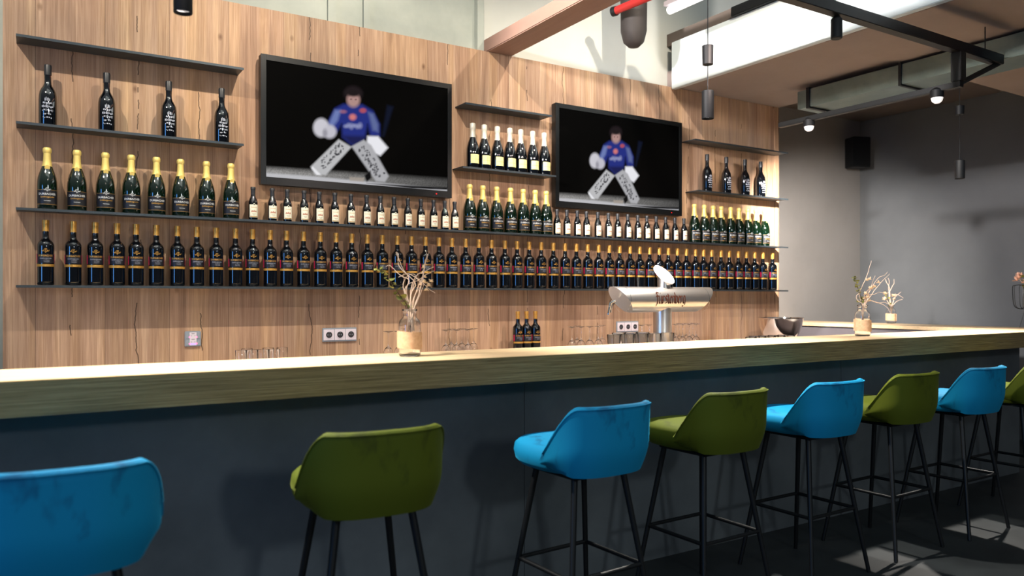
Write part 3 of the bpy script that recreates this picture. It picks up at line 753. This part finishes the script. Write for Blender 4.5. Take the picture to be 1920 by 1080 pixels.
def pts(base, P, k, jit=.01, rr=random):
    """offsets given as (right, up) in centimetre-like units from the jar mouth, with some real depth"""
    out = []; dd = rr.uniform(-.04, .04)
    for i, p in enumerate(P):
        q = i/max(1, len(P)-1)
        out.append(Vector(base)+R_*(p[0]*k)+Vector((0, 0, p[1]*k))+D_*((p[2]*k if len(p) > 2 else dd*q)))
    return smooth_pts(out)
def eucalyptus(base, P, k, label, n=22, ls=.016, seed=1):
    rr = random.Random(seed); t = thing('eucalyptus_sprig', label, 'sprig', base)
    Q = [p-Vector(base) for p in pts(base, P, k, rr=rr)]
    MB().tube(Q, [.0022-.0014*i/len(Q) for i in range(len(Q))], 6).build('stem', M['stem'], t, smooth=60)
    lf = MB(); m = len(Q); st = m*.25
    for i in range(n):
        s_ = st+(m-1-st)*i/(n-1); a = Q[int(s_)]; b = Q[min(int(s_)+1, m-1)]; p = a.lerp(b, s_-int(s_))
        ang = i*2.4; d = (R_*math.cos(ang)+D_*math.sin(ang)*.8+Vector((0, 0, rr.uniform(-.2, .7)))).normalized()
        L = ls*rr.uniform(.7, 1.15)*(1-.25*i/n); c = p+d*L*.75
        up = (Vector((rr.uniform(-1, 1), rr.uniform(-1, 1), 1))).normalized(); sd = d.cross(up).normalized(); nn = sd.cross(d)
        V = [c+nn*.001]
        for j in range(10):
            w = 2*PI*j/10; V.append(c+d*(L*.75*math.cos(w))+sd*(L*.58*math.sin(w))+nn*(L*.16*math.cos(2*w)))
        lf.add(V, [(0, 1+j, 1+(j+1) % 10) for j in range(10)])
    o = lf.build('leaves', M['leaf'], t, smooth=80); o['kind'] = 'stuff'
def twigs(base, lines, k, label, r=.0016, seed=2, mat_='twig'):
    rr = random.Random(seed); t = thing('dried_twig_bunch', label, 'dried twigs', base)
    for P in lines:
        Q = [p-Vector(base) for p in pts(base, P, k, rr=rr)]
        Q = [q+Vector((rr.uniform(-1, 1), rr.uniform(-1, 1), rr.uniform(-1, 1)))*.0012 for q in Q]
        MB().tube(Q, [r*(1.25-.85*i/len(Q)) for i in range(len(Q))], 6).build('twig', M[mat_], t, smooth=60)
    return t
def flower(base, P, k, label, heads, seed=3, m='flower', hr=.011):
    rr = random.Random(seed); t = thing('dried_flower_stem', label, 'dried flower', base)
    Q = [p-Vector(base) for p in pts(base, P, k, rr=rr)]
    MB().tube(Q, .0013, 6).build('stem', M['twig'], t, smooth=60)
    for hx, hy, s_ in heads:
        c = R_*(hx*k)+Vector((0, 0, hy*k)); mb = MB()
        for i in range(26):
            a = rr.uniform(0, 2*PI); el = rr.uniform(-.2, 1.4); d = Vector((math.cos(a)*math.cos(el), math.sin(a)*math.cos(el), math.sin(el)))
            L = hr*s_*rr.uniform(.6, 1.3); sd = d.cross(Vector((0, 0, 1))).normalized()*L*.22
            up = sd.cross(d).normalized()*.0008
            mb.add([c, c+d*L*.6+sd+up, c+d*L, c+d*L*.6-sd+up, c+d*L*.5-up*2], [(0, 1, 4), (0, 4, 3), (1, 2, 4), (4, 2, 3), (0, 3, 2, 1)])
        mb.build('flower_head', M[m], t)
j1 = (1.356, 3.02, BT+.0003); k1 = .00227
jar(j1, 'linen-wrapped glass jar, the nearest one, on the bar in front of the wine rows')
b1 = (j1[0], j1[1], BT+.03)
B = -67  # jar bottom below mouth, in the same units
m1 = (j1[0], j1[1], BT+.2)
eucalyptus(m1, [(2, -62, 4), (-2, -2, 0), (-14, 20), (-32, 47), (-46, 68), (-60, 76)], k1, 'green eucalyptus sprig leaning left from the nearest jar', 24, .020, 4)
twigs(m1, [[(8, -50, 2), (4, 0), (-8, 28), (-2, 60), (-20, 80), (-22, 103), (-26, 108)],
           [(6, -40, -2), (2, 0), (4, 30), (12, 48), (-8, 70), (-18, 92), (-24, 106)],
           [(10, -48, 3), (0, 0), (-6, 36), (-2, 55), (-18, 64), (-38, 82), (-46, 80)],
           [(0, -30, 0), (2, 0), (10, 25), (22, 48), (0, 66), (-20, 60)],
           [(4, -45, -3), (6, 0), (12, 30), (24, 58), (30, 88), (34, 100), (32, 110)],
           [(2, -40, 2), (8, 0), (18, 28), (26, 60), (32, 90), (38, 108)],
           [(2, -30, 2), (4, 0), (2, 34), (12, 62), (30, 72), (46, 80)],
           [(6, -40, 0), (3, 0), (-4, 22), (-12, 42), (-6, 60), (8, 66), (20, 50)],
           [(6, -30, 0), (0, 4), (6, 40), (14, 58), (34, 40), (48, 30)],
           [(-4, -40, 0), (-2, 2), (-10, 30), (-4, 46), (14, 54), (32, 66), (46, 72)]],
      k1, 'bleached curly twigs spreading from the nearest jar', .0020, 5)
flower(m1, [(-4, -46, 3), (8, 0), (18, 26), (26, 48)], k1, 'cream dried flowers in the nearest jar, right of its twigs',
       [(27, 50, 1.5), (36, 44, 1.3), (20, 46, 1.2), (28, 60, 1.0), (26, 78, 1.0), (24, 68, .8), (40, 52, 1.1), (32, 36, 1.0)], 6)
j2 = (4.53, 3.03, BT+.0003); k2 = .003435
jar(j2, 'linen-wrapped glass jar standing on the bar near its far corner')
m2 = (j2[0], j2[1], BT+.2)
eucalyptus(m2, [(4, -42, 4), (-2, -2, 0), (-4, 14), (-10, 30), (-14, 44), (-19, 52)], k2, 'green eucalyptus sprig rising from the jar near the bar corner', 24, .018, 8)
twigs(m2, [[(2, -36, 0), (0, 0), (-6, 20), (6, 50), (12, 68), (16, 83)],
           [(2, -36, 3), (2, 0), (12, 22), (22, 40), (32, 52), (42, 56), (48, 62)],
           [(-2, -30, -3), (4, 0), (14, 18), (28, 38), (38, 50), (46, 58)],
           [(0, -34, 0), (0, 0), (6, 20), (18, 34), (24, 48), (28, 55)],
           [(0, -30, 0), (3, 0), (10, 18), (22, 20), (34, 24), (46, 22), (54, 26)],
           [(0, -30, 2), (2, 0), (12, 8), (24, 6), (36, 2), (46, -4), (52, -14)],
           [(0, -30, 2), (4, 0), (16, 8), (30, 4), (44, 5), (50, 2)],
           [(0, -30, 2), (0, 0), (-10, 8), (-14, 16), (-6, 24)]],
      k2, 'bleached twigs spreading right from the jar near the bar corner', .0024, 9)
flower(m2, [(-2, -30, 0), (4, 0), (10, 18), (16, 34)], k2, 'cream dried flowers in the jar near the bar corner',
       [(10, 14, 1.6), (6, 20, 1.5), (16, 30, 1.7), (22, 34, 1.3), (14, 48, 1.3), (8, 46, 1.1), (30, 42, 1.1), (10, 8, 1.5), (2, 12, 1.2)], 10, hr=.013)
j3 = (6.87, 4.30, BT+.0003); k3 = .00512
jar(j3, 'linen-wrapped glass jar, the farthest one, on the return of the bar', .88)
m3 = (j3[0], j3[1], BT+.165)
eucalyptus(m3, [(0, -20, 0), (-2, 0), (-8, 18), (-12, 28)], k3, 'small green sprig in the farthest jar', 12, .018, 12)
twigs(m3, [[(0, -20, 0), (-1, 0), (-3, 20), (-4, 34), (-10, 44), (-12, 50)], [(0, -20, 0), (-1, 0), (-2, 22), (4, 36), (8, 42), (9, 50)],
           [(0, -20, 0), (1, 0), (-2, 20), (-3, 34), (-1, 46), (-3, 52)], [(0, -20, 0), (2, 0), (8, 16), (14, 22), (19, 26)],
           [(0, -20, 0), (2, 0), (8, 20), (14, 20), (22, 15)], [(0, -20, 0), (-2, 0), (-8, 12), (-12, 18)], [(0, -20, 0), (2, 0), (10, 10), (18, 12)]],
      k3, 'bleached twigs branching from the farthest jar', .0028, 13)
flower(m3, [(0, -20, 0), (0, 0), (2, 10), (4, 18)], k3, 'cream dried flowers in the farthest jar', [(5, 18, 1.8), (-10, 22, 1.8), (-12, 12, 1.6), (6, 12, 1.2)], 14, hr=.016)

# wire planter stand at the right edge
pu, pn = 6.86, 3.12
t = thing('wire_flower_stand', 'black wire basket stand on thin legs at the corner of the bar', 'flower stand', (pu, pn, BT))
mb = MB()
for k in range(8):
    a = PI*2*k/8+.2
    c, s_ = math.cos(a), math.sin(a)
    mb.tube(smooth_pts([(.03*c, .03*s_, .155), (.075*c, .075*s_, .16), (.098*c, .098*s_, .20), (.105*c, .105*s_, .32), (.095*c, .095*s_, .345), (.06*c, .06*s_, .35)]), .0028, 6)
for z, r in ((.155, .03), (.35, .06)):
    mb.tube([(r*math.cos(2*PI*i/24), r*math.sin(2*PI*i/24), z) for i in range(25)], .0028, 6)
mb.build('wire_basket', M['blackmetal'], t, smooth=60)
for a in (.6, 2.7, 3.9, 5.4):
    c, s_ = math.cos(a), math.sin(a)
    l_ = MB().tube([(.02*c, .02*s_, .156), (.07*c, .07*s_, .004)], .003, 6).build('leg', M['blackmetal'], t, smooth=60)
t = thing('glass_vase', 'clear glass tube vase inside the wire stand', 'vase', (pu, pn, BT+.159))
MB().lathe([(0, 0), (.03, 0), (.033, .004), (.033, .16), (.031, .16), (.031, .008), (0, .006)], 28).build('glass_body', M['glass'], t, smooth=40)
mv = (pu, pn, BT+.32)
eucalyptus(mv, [(0, -25, 0), (-2, 0, 0), (-6, 14), (-12, 24)], .0045, 'leafy green sprig in the wire stand at the right edge', 16, .022, 21)
flower(mv, [(0, -28, 0), (0, 0, 0), (-8, 14), (-16, 22)], .0045, 'pinkish dried flower spray in the wire stand', [(-16, 18, 2), (-20, 14, 1.8), (-12, 22, 1.8), (-17, 24, 1.6), (-6, 10, 1.6)], 22, 'pinkfl', .018)
t = thing('bunny_tail_grass', 'fluffy pink grass head rising above the wire stand', 'dried grass', mv)
MB().tube([(0, 0, -.1), (0, 0, .0), (-.004, .002, .14)], .0012, 6).build('stem', M['twig'], t, smooth=60)
MB().lathe([(0, .13), (.012, .138), (.017, .16), (.016, .19), (.009, .208), (0, .214)], 16, cx=-.004).build('grass_head', M['pinkfl'], t, smooth=60)

# ---------------------------------------------------------------- bar stools
def sup(a, b, phi, e=2.7):
    c, s_ = math.cos(phi), math.sin(phi)
    return (a*math.copysign(abs(c)**(2/e), c), b*math.copysign(abs(s_)**(2/e), s_))
def make_stool(m, label):
    t = thing('bar_stool', label, 'bar stool')
    # seat cushion (stool faces +y)
    rings = [(.15, .700, 0), (.19, .706, 0), (.208, .725, 0), (.214, .755, 0), (.210, .782, 0), (.194, .798, 0), (.15, .806, 0), (.07, .809, 0)]
    N = 44; v = []; f = []
    for r, z, _ in rings:
        for i in range(N):
            x, y = sup(r, r*1.06, 2*PI*i/N, 2.5); v.append((x, y*1.08+.06, z))
    for k in range(len(rings)-1):
        for i in range(N): j = (i+1) % N; f.append((k*N+i, k*N+j, (k+1)*N+j, (k+1)*N+i))
    f += [tuple(range(N))[::-1], tuple((len(rings)-1)*N+i for i in range(N))]
    st = MB().add(v, f).build('seat', m, t, smooth=60)
    # wrap-around back shell
    NA, NZ = 56, 12; v = []; f = []
    T = .030
    def top(q):
        a = abs(q); w_ = max(0, (a-.50)/.50); return .962-.20*w_**1.7
    for i in range(NA+1):
        q = -1+2*i/NA; phi = -PI/2+q*math.radians(88)
        zt = top(q); zb = .705+.03*max(0, abs(q)-.6)/.4
        loop = []
        for k in range(NZ+1):
            w_ = k/NZ; z = zb+(zt-zb)*w_
            fl = .90+.11*math.sin(min(1, w_*2.2)*PI/2)+.035*w_ ; loop.append((fl*.228, z))
        # outside going up, rounded rim, inside going down
        prof = [(r, z) for r, z in loop]+[(loop[-1][0]-T*.15, zt+T*.28), (loop[-1][0]-T*.5, zt+T*.40), (loop[-1][0]-T*.85, zt+T*.28)]+[(r-T, z) for r, z in reversed(loop)]
        for r, z in prof:
            x, y = sup(r, r*1.0, phi, 2.9); v.append((x, y-.002, z))
    n = len(prof)
    for i in range(NA):
        for k in range(n): k2 = (k+1) % n; f.append((i*n+k, (i+1)*n+k, (i+1)*n+k2, i*n+k2))
    # rounded arm ends
    for e_, i in ((0, 0), (1, NA)):
        f.append(tuple(i*n+k for k in range(n)) if e_ else tuple(i*n+k for k in range(n))[::-1])
    bk = MB().add(v, f).build('backrest', m, t, smooth=60)
    sm = MB(); P = []
    for i in range(1, NA):
        q = v[i*n+NZ]; P.append((q[0]*1.006, (q[1]+.002)*1.006-.002, q[2]+.002))
    sm.tube(P, .0028, 6).build('piping', m, bk, smooth=60)
    # legs, frame, footrest
    MB().box(-.14, .14, -.12, .16, .684, .699).build('seat_plate', M['blackmetal'], t, bevel=.003)
    L = {}
    for sx in (-1, 1):
        for sy in (-1, 1):
            a = Vector((sx*.125, .02+sy*.12, .685)); b = Vector((sx*.225, .02+sy*.215, .002)); L[sx, sy] = (a, b)
            MB().tube([a, b], [.013, .010], 10).build('leg', M['blackmetal'], t, smooth=50)
    q = (.685-.32)/.683
    c = [L[s][0].lerp(L[s][1], q) for s in ((-1, -1), (1, -1), (1, 1), (-1, 1))]
    fr = MB()
    for i in range(4): fr.tube([c[i], c[(i+1) % 4]], .009, 8)
    fr.build('footrest', M['blackmetal'], t, smooth=50)
    return t
bl = Placer(make_stool(M['blue'], 'x')); gr = Placer(make_stool(M['green'], 'x'))
G8 = 'velvet bar stools along the bar'
for pl, u, n, rz, lab in ((bl, .055, 2.33, -.03, 'blue velvet bar stool cut by the left edge, the nearest of the row'),
                          (gr, .925, 2.42, -.04, 'green velvet bar stool, the one standing between the two nearest blue stools'),
                          (bl, 1.86, 2.47, .06, 'blue velvet bar stool in the middle, second blue one from the left'),
                          (gr, 2.60, 2.52, .03, 'green velvet bar stool just right of the middle blue stool'),
                          (bl, 3.32, 2.53, .02, 'blue velvet bar stool, third blue one from the left'),
                          (gr, 4.02, 2.55, .02, 'green velvet bar stool, third green one from the left'),
                          (bl, 4.71, 2.54, .02, 'blue velvet bar stool, the farthest blue one'),
                          (gr, 5.41, 2.54, .02, 'green velvet bar stool cut by the right edge, farthest of the row')):
    pl.put((u, n, 0), lab, G8, rz=rz)

# ---------------------------------------------------------------- hanging lamps, tracks, ceiling things
def pendant(u, n, z0, z1, ztop, label, extra=None):
    t = thing('pendant_lamp', label, 'lamp', (u, n, z0), 0, 'black cylinder pendants over the bar')
    h = z1-z0
    MB().lathe([(.026, .012), (.031, 0), (.032, .002), (.032, h-.004), (.028, h), (0, h)], 28).build('lamp_shade', M['black'], t, smooth=40)
    MB().lathe([(0, .012), (.0255, .012)], 24).build('diffuser', M['lamp'], t)
    MB().tube([(0, 0, h), (0, 0, ztop-z0)], .0025, 6).build('cord', M['black'], t)
    if extra: MB().lathe([(0, extra[0]-z0), (.028, extra[0]-z0), (.03, extra[1]-z0), (0, extra[1]-z0)], 20).build('cord_cylinder', M['black'], t, smooth=40)  # plain black cylinder around the cord
    spot('pendant_beam', (u, n, z0-.03), (u, n, 0), 300, (1, .93, .84), 104, .6, .025)
pendant(.447, 2.95, 2.39, 2.54, 5.5, 'small black cylinder pendant in front of the timber wall at top left')
pendant(3.056, 2.95, 2.33, 2.48, 5.5, 'black cylinder pendant beside the right television', (2.62, 2.72))
pendant(5.53, 2.95, 2.21, 2.34, 3.03, 'black cylinder pendant in front of the dark right wall', (2.66, 2.72))
t = thing('lighting_track', 'long black ceiling track crossing the top right, with a lower branch', 'lighting track', (4.634, 2.48, 2.85))
MB().box(-2.6, .47, -.028, .028, -.03, .03).build('rail', M['blackmetal'], t, bevel=.003)
MB().box(-.03, .03, -.03, .03, -.20, -.031).build('drop_post', M['blackmetal'], t, bevel=.003)
MB().box(-.022, .022, -.02, 1.28, -.20-.035, -.2005).build('lower_rail', M['blackmetal'], t, bevel=.003)
MB().tube([(.0, 0, -.215), (.46, .0, -.02)], .016, 8).build('brace', M['blackmetal'], t)
for q in (-1.5, .3): MB().tube([(q, 0, .03), (q, 0, .178 if q > -.3 else 2.4)], .004, 6).build('hanger', M['blackmetal'], t)
def trackspot(u, n, z, zt, label, glow=True, tgt=None):
    t = thing('track_spotlight', label, 'spotlight', (u, n, z), 0, 'spotlights on the black track')
    MB().lathe([(.034, .0), (.038, .004), (.038, .045), (.02, .06), (.012, zt-z)], 24).build('housing', M['black'], t, smooth=40)
    MB().lathe([(0, -.034), (.016, -.031), (.028, -.02), (.033, -.004), (.033, .004), (0, .004)], 24).build('bulb', M['lamp'] if glow else M['black'], t, smooth=60)
    if tgt: spot('track_beam', (u, n, z-.07), tgt[:3], tgt[3], NEUT, 60, 1, .03)
trackspot(4.63, 3.509, 2.577, 2.614, 'track spotlight with glowing bulb near the end of the timber wall', tgt=(7.3, 5.45, 1.35, 1150))
trackspot(4.63, 2.604, 2.58, 2.614, 'track spotlight with glowing bulb under the middle of the track', tgt=(7.6, 4.0, 1.2, 60))
t = thing('track_spotlight', 'slim black spotlight pointing down from the upper rail at top right', 'spotlight', (3.49, 2.48, 2.70), 0, 'spotlights on the black track')
MB().lathe([(.024, 0), (.028, .004), (.028, .10), (.012, .118)], 20).build('housing', M['black'], t, smooth=40)
t = thing('ventilation_duct', 'galvanised rectangular duct hanging under the ceiling at top right', 'duct', (5.16, 2.3, 2.87))
MB().box(0, .30, 0, 1.72, 0, .14).build('duct_body', M['galv'], t, bevel=.004)
MB().box(-.012, .312, 1.60, 1.63, -.012, .15).build('flange', M['blackmetal'], t)
MB().box(-.012, .312, .85, .87, -.012, .15).build('flange', M['blackmetal'], t)
for y in (.3, 1.3): MB().tube([(.15, y, .14), (.15, y, .182)], .005, 6).build('hanger', M['blackmetal'], t)
t = thing('loudspeaker', 'black box loudspeaker mounted high in the corner of the grey walls', 'loudspeaker', (un(1608, 5.22), 5.22, 2.80), -.35)
MB().box(-.105, .105, -.08, .08, -.0, .33).build('cabinet', M['black'], t, bevel=.006)
MB().box(-.095, .095, -.084, -.0805, .01, .32).build('grille', M['blackmetal'], t)
MB().tube([(0, .08, .17), (.0, .2, .17)], .012, 8).build('bracket', M['blackmetal'], t)
t = thing('red_pipe', 'red painted pipe ending above the timber wall', 'pipe', (3.52, 4.30, 3.42))
MB().tube([(0, 0, 0), (.03, -.34, 0), (.14, -3.0, 0)], .028, 16).build('pipe_run', M['red'], t, smooth=40)
MB().tube([(-.004, .014, 0), (.006, -.02, 0)], .034, 16).build('end_collar', M['blackmetal'], t, smooth=40)
t = thing('tube_light', 'glowing white tube lamp high above the right television', 'lamp', (3.77, 4.0, 3.38))
MB().tube([(0, 0, 0), (.0, -1.4, 0)], .028, 14).build('tube', M['tube'], t, smooth=40)
MB().box(-.035, .035, -1.42, .02, .029, .06).build('housing', M['white'], t)
t = thing('hanging_cylinder', 'dark brown cylinder hanging in front of the white wall above the timber', 'ceiling fitting', (3.72, 4.32, 3.20))
MB().lathe([(0, 0), (.04, .006), (.075, .04), (.095, .12), (.10, .6), (0, .6)], 32).build('cylinder_body', mat('dark_brown_tone', (44, 38, 36), .7), t, smooth=50)  # plain dark brown cylinder with a rounded lower end
MB().tube([(0, 0, .6), (0, 0, 2.6)], .01, 8).build('rod', M['blackmetal'], t)
t = thing('ceiling_box', 'small dark box with a yellow patch under the ceiling at top right', 'ceiling fitting', (5.35, 2.1, 2.86))
MB().box(-.08, .08, -.08, .08, 0, .168).build('box_body', M['black'], t, bevel=.004)
MB().box(-.03, .02, -.0835, -.081, .05, .11).build('yellow_patch', mat('yellow_sticker', (170, 120, 20), .6), t)
